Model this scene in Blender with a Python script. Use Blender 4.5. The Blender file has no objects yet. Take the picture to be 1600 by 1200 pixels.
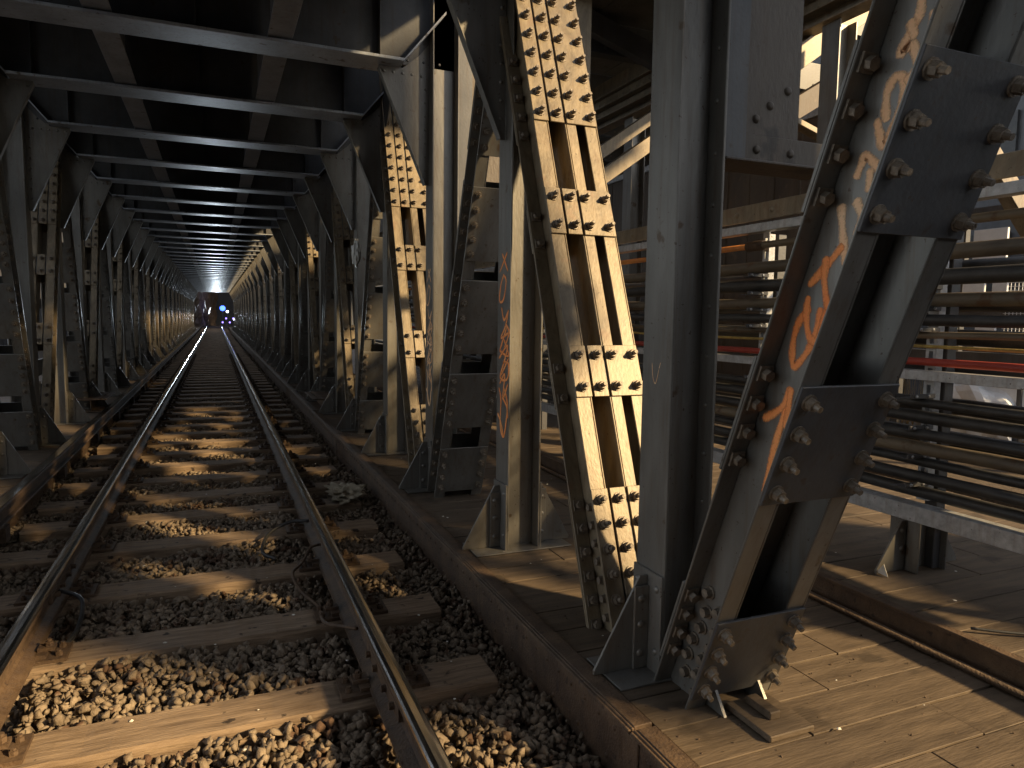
import bpy, bmesh, math, random
import numpy as np
from mathutils import Vector, Matrix
random.seed(7)
rng = np.random.default_rng(11)
R = math.radians
S = bpy.context.scene
C = S.collection

# ---------------------------------------------------------------- camera
cam_d = bpy.data.cameras.new('camera'); cam = bpy.data.objects.new('camera', cam_d); C.objects.link(cam)
cam_d.sensor_width = 36.0; cam_d.lens = 1109.0/1600*36; cam_d.clip_end = 2000; cam_d.clip_start = 0.02
M3 = Matrix(((0.92309, 0.02389, -0.38385), (-0.38437, 0.09112, -0.91867), (0.01303, 0.99555, 0.09329)))
cam.matrix_world = Matrix.Translation((0.08, 0, 1.445)) @ M3.to_4x4()
S.camera = cam
# ---------------------------------------------------------------- light
SUN = Vector((-0.95, 1.0, -0.70)).normalized()          # travel direction of the light
elev = math.asin(-SUN.z); azim = math.atan2(-SUN.x, -SUN.y)
W = bpy.data.worlds.new('World'); S.world = W; W.use_nodes = True
nt = W.node_tree; nt.nodes.clear()
sky = nt.nodes.new('ShaderNodeTexSky'); sky.sky_type = 'NISHITA'; sky.sun_disc = False
sky.sun_elevation = elev; sky.sun_rotation = azim; sky.air_density = 1.0; sky.dust_density = 0.6; sky.ozone_density = 2.0
bg = nt.nodes.new('ShaderNodeBackground'); bg.inputs[1].default_value = 0.10
wo = nt.nodes.new('ShaderNodeOutputWorld')
hs = nt.nodes.new('ShaderNodeHueSaturation'); hs.inputs['Saturation'].default_value = 0.35
nt.links.new(sky.outputs[0], hs.inputs['Color']); nt.links.new(hs.outputs[0], bg.inputs[0]); nt.links.new(bg.outputs[0], wo.inputs[0])
sl = bpy.data.lights.new('sun', 'SUN'); sl.energy = 3.8; sl.angle = R(3.5); sl.color = (1.0, 0.73, 0.39)
so = bpy.data.objects.new('sun', sl); C.objects.link(so)
so.rotation_euler = SUN.to_track_quat('-Z', 'Y').to_euler()
S.view_settings.view_transform = 'Standard'; S.view_settings.look = 'None'
S.view_settings.exposure = 1.3; S.view_settings.gamma = 1.0
S.cycles.max_bounces = 5; S.cycles.diffuse_bounces = 3; S.cycles.glossy_bounces = 3

# ---------------------------------------------------------------- materials
def mat(name, c1, c2, rough=(0.5, 0.7), scale=3.0, metal=0.0, bump=0.15, streak=None, spots=None, spot_scale=30, detail=8, distort=0.0, bscale=60, spec=0.5, spot_th=0.62):
    m = bpy.data.materials.new(name); m.use_nodes = True
    n = m.node_tree.nodes; l = m.node_tree.links; b = n['Principled BSDF']
    g = n.new('ShaderNodeNewGeometry')
    mp = n.new('ShaderNodeMapping'); l.new(g.outputs['Position'], mp.inputs[0])
    mp.inputs['Scale'].default_value = streak or (1, 1, 1)
    t = n.new('ShaderNodeTexNoise'); t.inputs['Scale'].default_value = scale; t.inputs['Detail'].default_value = detail
    t.inputs['Distortion'].default_value = distort; t.inputs['Roughness'].default_value = 0.65
    l.new(mp.outputs[0], t.inputs['Vector'])
    r = n.new('ShaderNodeValToRGB'); l.new(t.outputs[0], r.inputs[0])
    r.color_ramp.elements[0].position = 0.33; r.color_ramp.elements[1].position = 0.67
    r.color_ramp.elements[0].color = (*c1, 1); r.color_ramp.elements[1].color = (*c2, 1)
    col = r.outputs[0]
    if spots:
        t2 = n.new('ShaderNodeTexNoise'); t2.inputs['Scale'].default_value = spot_scale; t2.inputs['Detail'].default_value = 5
        l.new(g.outputs['Position'], t2.inputs['Vector'])
        r2 = n.new('ShaderNodeValToRGB'); l.new(t2.outputs[0], r2.inputs[0])
        r2.color_ramp.elements[0].position = spot_th; r2.color_ramp.elements[1].position = spot_th+0.06
        r2.color_ramp.elements[0].color = (0, 0, 0, 1)
        mx = n.new('ShaderNodeMix'); mx.data_type = 'RGBA'
        l.new(r2.outputs[0], mx.inputs[0]); l.new(col, mx.inputs[6]); mx.inputs[7].default_value = (*spots, 1)
        col = mx.outputs[2]
    if name.startswith(('steel', 'brown', 'galv', 'rusty')):
        m4 = n.new('ShaderNodeMapping'); m4.inputs['Scale'].default_value = (16, 16, 1.1); l.new(g.outputs['Position'], m4.inputs[0])
        t4 = n.new('ShaderNodeTexNoise'); t4.inputs['Scale'].default_value = 1.6; t4.inputs['Detail'].default_value = 9; t4.inputs['Roughness'].default_value = .7; l.new(m4.outputs[0], t4.inputs['Vector'])
        r4 = n.new('ShaderNodeMapRange'); l.new(t4.outputs[0], r4.inputs[0]); r4.inputs[1].default_value = .50; r4.inputs[2].default_value = .72; r4.inputs[4].default_value = .55
        x4 = n.new('ShaderNodeMix'); x4.data_type = 'RGBA'; l.new(r4.outputs[0], x4.inputs[0]); l.new(col, x4.inputs[6]); x4.inputs[7].default_value = (c1[0]*.75+.02, c1[1]*.55+.01, c1[2]*.4, 1)
        t5 = n.new('ShaderNodeTexNoise'); t5.inputs['Scale'].default_value = 55; t5.inputs['Detail'].default_value = 3; l.new(g.outputs['Position'], t5.inputs['Vector'])
        r5 = n.new('ShaderNodeMapRange'); l.new(t5.outputs[0], r5.inputs[0]); r5.inputs[1].default_value = .69; r5.inputs[2].default_value = .71; r5.inputs[4].default_value = .8
        x5 = n.new('ShaderNodeMix'); x5.data_type = 'RGBA'; l.new(r5.outputs[0], x5.inputs[0]); l.new(x4.outputs[2], x5.inputs[6]); x5.inputs[7].default_value = (.07, .045, .028, 1)
        col = x5.outputs[2]
    l.new(col, b.inputs['Base Color'])
    mr = n.new('ShaderNodeMapRange'); l.new(t.outputs[0], mr.inputs[0])
    mr.inputs[3].default_value = rough[0]; mr.inputs[4].default_value = rough[1]; l.new(mr.outputs[0], b.inputs['Roughness'])
    b.inputs['Metallic'].default_value = metal; b.inputs['Specular IOR Level'].default_value = spec
    if bump:
        t3 = n.new('ShaderNodeTexNoise'); t3.inputs['Scale'].default_value = bscale; t3.inputs['Detail'].default_value = 6
        l.new(mp.outputs[0] if streak else g.outputs['Position'], t3.inputs['Vector'])
        bp = n.new('ShaderNodeBump'); bp.inputs['Strength'].default_value = bump; bp.inputs['Distance'].default_value = 0.01
        l.new(t3.outputs[0], bp.inputs['Height']); l.new(bp.outputs[0], b.inputs['Normal'])
    return m

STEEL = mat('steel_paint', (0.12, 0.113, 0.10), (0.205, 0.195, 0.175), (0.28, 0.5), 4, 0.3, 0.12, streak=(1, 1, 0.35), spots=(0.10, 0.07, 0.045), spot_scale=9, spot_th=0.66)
STEEL_LIT = mat('steel_paint_sunlit', (0.125, 0.098, 0.063), (0.26, 0.205, 0.132), (0.36, 0.58), 5, 0.15, 0.15, streak=(1.2, 1.2, 0.4), spots=(0.19, 0.13, 0.08), spot_scale=7, distort=1.6, spot_th=0.63)  # same steel paint with warm sunlight put into its colour
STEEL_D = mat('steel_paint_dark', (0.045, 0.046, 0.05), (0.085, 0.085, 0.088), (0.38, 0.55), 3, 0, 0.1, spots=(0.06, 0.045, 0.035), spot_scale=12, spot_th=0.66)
BOLT = mat('bolt_steel', (0.10, 0.08, 0.06), (0.25, 0.205, 0.155), (0.35, 0.55), 40, 0.25, 0.3, bscale=150)
RUST = mat('rusty_steel', (0.05, 0.03, 0.018), (0.135, 0.085, 0.048), (0.6, 0.85), 7, 0, 0.5, spots=(0.05, 0.03, 0.02), spot_scale=22, bscale=90)
RAILTOP = mat('polished_rail', (0.42, 0.40, 0.37), (0.78, 0.75, 0.71), (0.10, 0.26), 6, 1.0, 0.04, streak=(14, 0.5, 1), bscale=30)
STEEL_UNDERLIT = mat('steel_paint_underlit', (0.24, 0.262, 0.30), (0.38, 0.41, 0.46), (0.32, 0.55), 4, 0.15, 0.12, streak=(1, 1, 0.5), spots=(0.11, 0.085, 0.06), spot_scale=9, spot_th=0.66)  # paler cool steel for roof undersides, light from below put into colour
GALV = mat('galvanised_steel', (0.30, 0.31, 0.32), (0.52, 0.53, 0.54), (0.35, 0.55), 22, 0.4, 0.05)
SLEEP = mat('oiled_sleeper_wood', (0.14, 0.093, 0.056), (0.33, 0.235, 0.15), (0.75, 0.95), 5, 0, 0.55, streak=(0.7, 7, 7), spots=(0.035, 0.022, 0.014), spot_scale=14, bscale=22, spot_th=0.64)
PLANK = mat('deck_plank_wood', (0.068, 0.047, 0.029), (0.145, 0.104, 0.066), (0.6, 0.85), 3.2, 0, 0.35, streak=(0.8, 6, 6), spots=(0.06, 0.042, 0.026), spot_scale=3.5, bscale=20, spot_th=0.62)
STONE = mat('ballast_stone', (0.12, 0.088, 0.058), (0.29, 0.222, 0.15), (0.7, 0.95), 14, 0, 0.5, spots=(0.10, 0.055, 0.03), spot_scale=8, bscale=110, detail=4, spot_th=0.57)
GRIT = mat('ballast_bed', (0.035, 0.025, 0.016), (0.12, 0.085, 0.055), (0.8, 0.95), 25, 0, 1.0, bscale=40)
CABLE = mat('cable_sheath', (0.018, 0.018, 0.018), (0.05, 0.048, 0.045), (0.4, 0.6), 8, 0, 0.1)
PIPE = mat('dusty_pipe', (0.07, 0.056, 0.04), (0.19, 0.15, 0.10), (0.45, 0.7), 5, 0, 0.15, streak=(1, .3, 1), spots=(0.09, 0.05, 0.025), spot_scale=9)
PIPEO = mat('orange_pipe', (0.55, 0.20, 0.05), (0.75, 0.30, 0.08), (0.45, 0.7), 5, 0, 0.1)
PIPER = mat('red_pipe', (0.25, 0.025, 0.015), (0.38, 0.05, 0.028), (0.45, 0.7), 5, 0, 0.1)
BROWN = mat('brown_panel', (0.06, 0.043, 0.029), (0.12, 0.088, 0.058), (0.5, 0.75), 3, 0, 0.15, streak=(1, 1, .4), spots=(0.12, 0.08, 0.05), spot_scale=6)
BRACKET = mat('brown_bracket_paint', (0.055, 0.042, 0.03), (0.10, 0.077, 0.055), (0.45, 0.65), 3, 0, 0.3, streak=(1, 1, .4), spots=(0.04, 0.03, 0.022), spot_scale=6)
WHITE = mat('white_paint', (0.70, 0.72, 0.74), (0.84, 0.85, 0.86), (0.4, 0.6), 5, 0, 0.05)
YELL = mat('dry_grass', (0.25, 0.17, 0.05), (0.5, 0.36, 0.10), (0.8, 0.95), 12, 0, 0.6)
RAG = mat('dirty_cloth', (0.26, 0.22, 0.15), (0.50, 0.43, 0.31), (0.8, 0.95), 9, 0, 0.3)
PLAST = mat('plastic_bag', (0.5, 0.5, 0.47), (0.72, 0.72, 0.68), (0.25, 0.4), 9, 0, 0.1)
ROCK = mat('rock_wall', (0.09, 0.06, 0.042), (0.26, 0.18, 0.125), (0.8, 0.95), 1.2, 0, 0.8, streak=(1, 1, .3), bscale=4)
WATER = mat('dark_ground', (0.07, 0.08, 0.095), (0.11, 0.12, 0.14), (0.5, 0.8), 0.3, 0, 0.3)
PAPER = mat('litter_paper', (0.55, 0.52, 0.44), (0.8, 0.77, 0.70), (0.7, 0.9), 12, 0, 0.1)

def spray(name, ca, cb):
    m = mat(name, ca, cb, (0.55, 0.75), 5, 0, 0.05)
    n = m.node_tree.nodes; l = m.node_tree.links; b = n['Principled BSDF']; out = n['Material Output']
    a = n.new('ShaderNodeAttribute'); a.attribute_name = 'edge'
    t = n.new('ShaderNodeTexNoise'); t.inputs['Scale'].default_value = 160; t.inputs['Detail'].default_value = 6
    g = n.new('ShaderNodeNewGeometry'); l.new(g.outputs['Position'], t.inputs['Vector'])
    ad = n.new('ShaderNodeMath'); ad.operation = 'MULTIPLY_ADD'; l.new(t.outputs[0], ad.inputs[0]); ad.inputs[1].default_value = 1.1; l.new(a.outputs['Fac'], ad.inputs[2])
    r = n.new('ShaderNodeMapRange'); l.new(ad.outputs[0], r.inputs[0]); r.inputs[1].default_value = 0.45; r.inputs[2].default_value = 1.40
    tr = n.new('ShaderNodeBsdfTransparent'); mx = n.new('ShaderNodeMixShader')
    l.new(r.outputs[0], mx.inputs[0]); l.new(tr.outputs[0], mx.inputs[1]); l.new(b.outputs[0], mx.inputs[2]); l.new(mx.outputs[0], out.inputs[0])
    return m
SPRAY = spray('orange_spray_paint', (0.90, 0.26, 0.06), (0.95, 0.38, 0.12))
SPRAY_P = spray('pale_orange_spray_paint', (0.85, 0.46, 0.22), (0.90, 0.60, 0.36))

# ---------------------------------------------------------------- mesh helpers
class MB:
    def __init__(s): s.v = []; s.f = []; s.m = []
    def add(s, vs, fs, T=None, mi=0):
        o = len(s.v)
        s.v += [tuple(T @ Vector(p)) if T is not None else tuple(p) for p in vs]
        s.f += [[o+i for i in q] for q in fs]; s.m += [mi]*len(fs); return s
    def box(s, a, b, T=None, mi=0):
        x0, y0, z0 = a; x1, y1, z1 = b
        vs = [(x0,y0,z0),(x1,y0,z0),(x1,y1,z0),(x0,y1,z0),(x0,y0,z1),(x1,y0,z1),(x1,y1,z1),(x0,y1,z1)]
        return s.add(vs, [(0,3,2,1),(4,5,6,7),(0,1,5,4),(1,2,6,5),(2,3,7,6),(3,0,4,7)], T, mi)
    def prism(s, poly, axis, a, b, T=None, mi=0):
        # poly in the two other axes (x,z) for axis y ; (y,z) for axis x ; (x,y) for axis z
        n = len(poly)
        def P(q, d): return {'y': (q[0], d, q[1]), 'x': (d, q[0], q[1]), 'z': (q[0], q[1], d)}[axis]
        vs = [P(q, a) for q in poly]+[P(q, b) for q in poly]
        fs = [tuple(range(n))[::-1], tuple(range(n, 2*n))]+[(i, (i+1) % n, n+(i+1) % n, n+i) for i in range(n)]
        return s.add(vs, fs, T, mi)
    def cyl(s, p0, p1, r0, r1=None, n=10, cap=True, mi=0):
        r1 = r0 if r1 is None else r1
        p0 = Vector(p0); p1 = Vector(p1); d = (p1-p0).normalized()
        u = d.orthogonal().normalized(); w = d.cross(u)
        vs = [p0+(u*math.cos(2*math.pi*i/n)+w*math.sin(2*math.pi*i/n))*r0 for i in range(n)]
        vs += [p1+(u*math.cos(2*math.pi*i/n)+w*math.sin(2*math.pi*i/n))*r1 for i in range(n)]
        fs = [(i, (i+1) % n, n+(i+1) % n, n+i) for i in range(n)]
        if cap: fs += [tuple(range(n))[::-1], tuple(range(n, 2*n))]
        return s.add(vs, fs, None, mi)
    def tube(s, pts, r, n=8, mi=0):
        pts = [Vector(p) for p in pts]; rings = []; u = None
        for i, p in enumerate(pts):
            d = (pts[min(i+1, len(pts)-1)]-pts[max(i-1, 0)]).normalized()
            u = d.orthogonal().normalized() if u is None else (u-d*u.dot(d)).normalized()
            w = d.cross(u); rr = r[i] if isinstance(r, (list, tuple)) else r
            rings.append([p+(u*math.cos(2*math.pi*k/n)+w*math.sin(2*math.pi*k/n))*rr for k in range(n)])
        vs = [q for g in rings for q in g]; fs = []
        for i in range(len(rings)-1):
            for k in range(n):
                a = i*n+k; b = i*n+(k+1) % n; fs.append((a, b, b+n, a+n))
        fs += [tuple(range(n))[::-1], tuple(range((len(rings)-1)*n, len(rings)*n))]
        return s.add(vs, fs, None, mi)
    def dome(s, p, d, r=0.017, h=0.6, n=8):
        p = Vector(p); d = Vector(d).normalized(); u = d.orthogonal().normalized(); w = d.cross(u); vs = []
        for (q, z) in ((1, 0), (0.8, 0.6), (0.4, 0.92)):
            vs += [p+(u*math.cos(2*math.pi*i/n)+w*math.sin(2*math.pi*i/n))*r*q+d*r*h*z for i in range(n)]
        fs = [(j*n+i, j*n+(i+1) % n, (j+1)*n+(i+1) % n, (j+1)*n+i) for j in range(2) for i in range(n)]+[tuple(range(2*n, 3*n))]
        return s.add(vs, fs)
    def mesh(s, name, mats, smooth=False):
        me = bpy.data.meshes.new(name); me.from_pydata(s.v, [], s.f)
        for m in (mats if isinstance(mats, (list, tuple)) else [mats]): me.materials.append(m)
        if len(me.materials) > 1: me.polygons.foreach_set('material_index', s.m)
        me.validate(); me.update()
        bm = bmesh.new(); bm.from_mesh(me); bmesh.ops.recalc_face_normals(bm, faces=bm.faces); bm.to_mesh(me); bm.free()
        if smooth: me.polygons.foreach_set('use_smooth', [True]*len(me.polygons))
        return me

def ob(name, me, parent=None, bevel=0, loc=None, **pr):
    o = bpy.data.objects.new(name, me); C.objects.link(o)
    if parent: o.parent = parent
    if loc: o.location = loc
    if bevel:
        b = o.modifiers.new('bevel', 'BEVEL'); b.width = bevel; b.segments = 1; b.limit_method = 'ANGLE'; b.angle_limit = R(35)
    for k, v in pr.items(): o[k] = v
    return o
def tag(o, label, cat, group=None):
    o['label'] = label; o['category'] = cat
    if group: o['group'] = group
    return o
def thing(name, label, cat, loc=(0, 0, 0), group=None, rot=None, sx=1):
    o = bpy.data.objects.new(name, None); C.objects.link(o); o.location = loc; o.scale = (sx, 1, 1); o.empty_display_size = .1
    if rot: o.rotation_euler = rot
    return tag(o, label, cat, group)
def copy_tree(o, label, loc, parent=None, sx=None):
    c = o.copy(); C.objects.link(c); c.parent = parent
    if parent is None:
        c['label'] = label; c.location = loc
        if sx is not None: c.scale = (sx, 1, 1)
    for ch in o.children: copy_tree(ch, None, None, c)
    return c
ORD = ['first','second','third','fourth','fifth','sixth','seventh','eighth','ninth','tenth','eleventh','twelfth','thirteenth','fourteenth','fifteenth','sixteenth',
 'seventeenth','eighteenth','nineteenth','twentieth']
TEN = {2: 'twenty', 3: 'thirty', 4: 'forty', 5: 'fifty', 6: 'sixty', 7: 'seventy', 8: 'eighty', 9: 'ninety'}
def ordw(i):
    i += 1
    if i <= 20: return ORD[i-1]
    if i == 100: return 'hundredth'
    if i > 100: return 'hundred-and-'+ordw(i-101)
    t, u = divmod(i, 10)
    if u == 0: return {3:'thirtieth',4:'fortieth',5:'fiftieth',6:'sixtieth',7:'seventieth',8:'eightieth',9:'ninetieth'}[t]
    return TEN[t]+'-'+ORD[u-1]

# shared bolt meshes: axis +Y is "out of the plate" after orientation
def bolt_mesh(name, d, end=0.022, s=1.0):
    b = MB(); d = Vector(d).normalized(); z = Vector((0, 0, 0))
    b.cyl(z, d*0.006*s, 0.027*s, n=12); b.cyl(d*0.006*s, d*0.029*s, 0.0205*s, 0.0195*s, n=6)
    if end: b.cyl(d*0.029*s, d*(0.029+end)*s, 0.0115*s, 0.010*s, n=8)
    return b.mesh(name, BOLT)
B_NEAR = bolt_mesh('bolt_near', (0, -1, 0))            # nut with thread end on the near side
B_IN = bolt_mesh('bolt_inner', (0, -1, 0), 0, .95)     # plain head inside the channel
b = MB(); b.box((-.026, -.009, -.026), (.026, 0, .026)); b.cyl((0, -.009, 0), (0, -.031, 0), .0195, n=6)
B_SQ = b.mesh('bolt_on_taper_washer', BOLT)
B_SIDE = bolt_mesh('bolt_side', (-1, 0, 0), 0.0, .95)
def rivs(pts, d, r=0.016):
    b = MB()
    for p in pts: b.dome(p, d, r)
    return b

# ================================================================= STRUCTURE
PITCH = 1.65; Y0 = 2.40; NF = 42
def YK(k): return Y0+PITCH*k
# ground far below and upper deck
b = MB(); b.box((-900, -900, -7.2), (900, 900, -7.0)); ob('ground', b.mesh('ground', WATER), kind='structure')
b = MB(); yend = YK(NF-1)+.6
y = -3.45; i = 0
while y < yend:
    b.box((-2.6, y+.004, 4.06+.004*(i % 2)), (1.40, min(y+1.642, yend), 4.10+.004*(i % 2))); y += PITCH; i += 1
dk = thing('upper_deck', 'dark riveted underside plates of the upper deck over the track', 'bridge deck')
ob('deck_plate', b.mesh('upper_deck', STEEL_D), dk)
rv = []
for k in range(0, 12):
    for xx in np.arange(-2.2, 1.35, .16):
        if abs(abs(xx)-.58) > .12: rv += [(xx, YK(k)+.72, 4.062), (xx, YK(k)+.92, 4.062)]
ob('rivet_row', rivs(rv, (0, 0, -1), .012).mesh('rivets', STEEL), dk, kind='stuff')

# ================================================================= TRACK
def rail(x, name, label):
    t = thing(name, label, 'rail', (x, 0, 0), 'running rails')
    prof = [(-.07,-.15),(.07,-.15),(.07,-.138),(.018,-.118),(.010,-.105),(.010,-.05),(.034,-.038),(.036,-.012),(.028,-.003),(-.028,-.003),(-.036,-.012),(-.034,-.038),(-.010,-.05),(-.010,-.105),(-.018,-.118),(-.07,-.138)]
    b = MB(); b.prism(prof, 'y', -.5, 110); ob('rail_body', b.mesh('rail_body', RUST), t)
    top = [(-.0365,-.013),(.0365,-.013),(.034,-.004),(.027,.001),(.012,.004),(-.012,.004),(-.027,.001),(-.034,-.004)]
    b = MB(); b.prism(top, 'y', -.5, 110); ob('rail_head', b.mesh('rail_head', RAILTOP), t)
    b = MB()
    return t
rl = rail(-.785, 'running_rail', 'left polished running rail of the track')
rr = rail(.722, 'running_rail', 'right polished running rail beside the riveted curb')
# fishplate joint on the left rail
b = MB(); b.box((.012, 0, -.108), (.03, .62, -.052)); b.box((-.03, 0, -.108), (-.012, .62, -.052))
for q in (.08, .22, .40, .54): b.cyl((.03, q, -.08), (.055, q, -.08), .016, n=6); b.cyl((-.03, q, -.08), (-.05, q, -.08), .016, n=6)
ob('fishplate', b.mesh('fishplate', RUST), rl, loc=(0, 4.3, 0)); ob('fishplate', bpy.data.meshes['fishplate'], rr, loc=(0, 2.55, 0))

def sleeper_mesh(seed):
    r = random.Random(seed); b = MB(); n = 26; hw = .125
    xs = [-1.25+2.5*i/n for i in range(n+1)]; ring = [(-hw,-.16),(hw,-.16),(hw,-.014),(hw-.012,0),(-hw+.012,0),(-hw,-.014)]
    vs = []
    for x in xs:
        j = [r.uniform(-.003, .003) for _ in range(4)]
        for i, (yy, zz) in enumerate(ring):
            vs.append((x+(r.uniform(-.008, .008) if x in (xs[0], xs[-1]) else 0), yy+(j[0] if yy > 0 else j[1]), zz+(j[2] if i in (3, 4) else 0)+(r.uniform(-.006,.002) if i in (2,5) else 0)))
    m = 6; fs = [(i*m+k, i*m+(k+1) % m, (i+1)*m+(k+1) % m, (i+1)*m+k) for i in range(n) for k in range(m)]
    fs += [tuple(range(m)), tuple(range(n*m, n*m+m))[::-1]]
    b.add(vs, fs); return b.mesh('sleeper', SLEEP)
SM = [sleeper_mesh(i) for i in range(6)]
b = MB(); b.box((-.19, -.09, 0), (.19, .09, .016))
for sx in (-1, 1):
    b.box((sx*.085-.022, -.07, .016), (sx*.085+.022, .07, .034))
    for sy in (-.045, .045):
        b.cyl((sx*.155, sy, .016), (sx*.155, sy, .034), .016, n=6); b.cyl((sx*.155, sy, .034), (sx*.155, sy, .042), .010, n=6)
    b.box((sx*.10-.035, -.028, .034), (sx*.10+.035, .028, .05)); b.cyl((sx*.11, 0, .05), (sx*.11, 0, .07), .018, n=6); b.cyl((sx*.11, 0, .07), (sx*.11, 0, .083), .010, n=8)
TP = b.mesh('tie_plate', RUST)
sy = [1.30, 2.08, 2.97, 3.79, 4.60, 5.44, 6.18, 6.85]
while sy[-1] < 84: sy.append(sy[-1]+.72)
for i, y in enumerate(sy):
    t = thing('sleeper', f'worn brown timber sleeper, {ordw(i)} across the track counted from the camera', 'sleeper', (-.0315+random.uniform(-.025, .025), y, -.17), 'timber sleepers under the rails', rot=(0, 0, random.uniform(-.012, .012)))
    me = ob('timber', SM[i % 6], t)
    if i < 40:
        for sx in (-1, 1): ob('tie_plate', TP, t, loc=(sx*.7535-.0315-t.location.x, 0, 0.002))

# ballast
def hull(seed):
    r = random.Random(seed); bm = bmesh.new()
    for _ in range(11):
        v = Vector((r.gauss(0, 1), r.gauss(0, 1), r.gauss(0, 1))).normalized()*r.uniform(.78, 1.2)
        bm.verts.new((v.x*r.uniform(.9, 1.1), v.y*.8, v.z*.62))
    bmesh.ops.convex_hull(bm, input=bm.verts); bmesh.ops.delete(bm, geom=[v for v in bm.verts if not v.link_faces], context='VERTS')
    bmesh.ops.triangulate(bm, faces=bm.faces); bm.verts.index_update()
    vs = np.array([v.co[:] for v in bm.verts]); fs = np.array([[v.index for v in f.verts] for f in bm.faces]); bm.free()
    return vs, fs
HULLS = [hull(i) for i in range(16)]
def bedz(x):
    ax = np.abs(x); return np.where(ax < .7, -.212, np.where(ax < 1.1, -.228, -.235))
def stones(name, pts, sizes, material=STONE, **pr):
    n = len(pts); which = rng.integers(0, len(HULLS), n); VV = []; FF = []; off = 0
    q = rng.normal(size=(n, 4)); q /= np.linalg.norm(q, axis=1)[:, None]
    w, x, y, z = q.T
    RM = np.stack([1-2*(y*y+z*z), 2*(x*y-z*w), 2*(x*z+y*w), 2*(x*y+z*w), 1-2*(x*x+z*z), 2*(y*z-x*w), 2*(x*z-y*w), 2*(y*z+x*w), 1-2*(x*x+y*y)], 1).reshape(n, 3, 3)
    for h, (hv, hf) in enumerate(HULLS):
        idx = np.where(which == h)[0]
        if not len(idx): continue
        v = np.einsum('nij,vj->nvi', RM[idx], hv)*sizes[idx][:, None, None]+pts[idx][:, None, :]
        VV.append(v.reshape(-1, 3)); FF.append((hf[None]+(np.arange(len(idx))*len(hv))[:, None, None]+off).reshape(-1, 3)); off += len(idx)*len(hv)
    V = np.concatenate(VV); F = np.concatenate(FF)
    me = bpy.data.meshes.new(name); me.vertices.add(len(V)); me.vertices.foreach_set('co', V.ravel().astype(np.float32))
    me.loops.add(F.size); me.loops.foreach_set('vertex_index', F.ravel().astype(np.int32))
    me.polygons.add(len(F)); me.polygons.foreach_set('loop_start', np.arange(0, F.size, 3, dtype=np.int32))
    me.update(); me.validate(); me.materials.append(material)
    return ob(name, me, **pr)
P_ = []; Z_ = []
SY = np.array(sy)
def scatter(y0, y1, dens, s0, s1, layers):
    for L in range(layers):
        n = int(dens*(y1-y0)*3.2); x = rng.uniform(-1.75, 1.40, n); y = rng.uniform(y0, y1, n)
        s = rng.uniform(s0, s1, n)*rng.choice([.7, 1, 1, 1.25], n)
        dy = np.min(np.abs(y[:, None]-SY[None]), axis=1)
        inside = (dy < .125+s*.75) & (np.abs(x+.03) < 1.25+s*.5)
        nearrail = (np.abs(np.abs(x+.0315)-.7535) < .075+s*.5)
        z = bedz(x)-.035+L*.022+rng.uniform(-.012, .012, n)
        lump = .012*np.sin(x*3.1+y*2.3)+.014*np.sin(y*5.2-x*4.0)
        z = z+lump
        keep = ~inside & ~(nearrail & (L > 0))
        P_.append(np.stack([x, y, z], 1)[keep]); Z_.append(s[keep])
scatter(.9, 7.5, 740, .015, .031, 3)
scatter(7.5, 16, 330, .022, .038, 2)
scatter(16, 34, 160, .025, .045, 1)
stones('ballast_stones', np.concatenate(P_), np.concatenate(Z_), kind='stuff', category='ballast', label='brown and grey broken ballast stones between the sleepers')
nx, ny = 33, 900
xs = np.linspace(-2.0, 1.40, nx); ys = np.linspace(-.5, 110, ny); X, Y = np.meshgrid(xs, ys)
Zb = bedz(X)-.05+rng.uniform(-.012, .012, X.shape)
Vb = np.stack([X, Y, Zb], 2).reshape(-1, 3); fb = [(j*nx+i, j*nx+i+1, (j+1)*nx+i+1, (j+1)*nx+i) for j in range(ny-1) for i in range(nx-1)]
me = bpy.data.meshes.new('ballast_bed'); me.from_pydata(Vb.tolist(), [], fb); me.materials.append(GRIT); ob('ballast_bed', me, kind='structure')

# curbs (riveted edge plates)
def curb(sx, label):
    t = thing('edge_plate', label, 'curb plate', (0, 0, 0), sx=sx)
    b = MB(); ys_ = [-.4, 2.02, 8.7, 15.3, 22, 28.6, 42, 56, 72, 86]
    for a, c in zip(ys_[:-1], ys_[1:]):
        b.box((1.400, a+.004, -.36), (1.412, c-.004, .008)); b.box((1.386, a+.006, -.012), (1.3995, c-.006, .004))
        b.box((1.413, a+.01, -.02), (1.49, c-.01, .010))
    for q in ys_[1:-1]: b.box((1.392, q-.05, -.34), (1.3985, q+.05, -.014))
    ob('plate', b.mesh('curb', RUST), t, bevel=.003)
    pts = [(1.4, y, z) for y in np.arange(.3, 26, .115) for z in (-.055,)]+[(1.4, y, -.19) for y in np.arange(.35, 26, .23)]
    ob('rivet_row', rivs(pts, (-1, 0, 0), .011).mesh('rivets', RUST, True), t, kind='stuff')
curb(1, 'rusty riveted steel edge plate between the ballast and the plank deck')
curb(-1, 'rusty riveted edge plate on the dark left side of the track')

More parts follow.
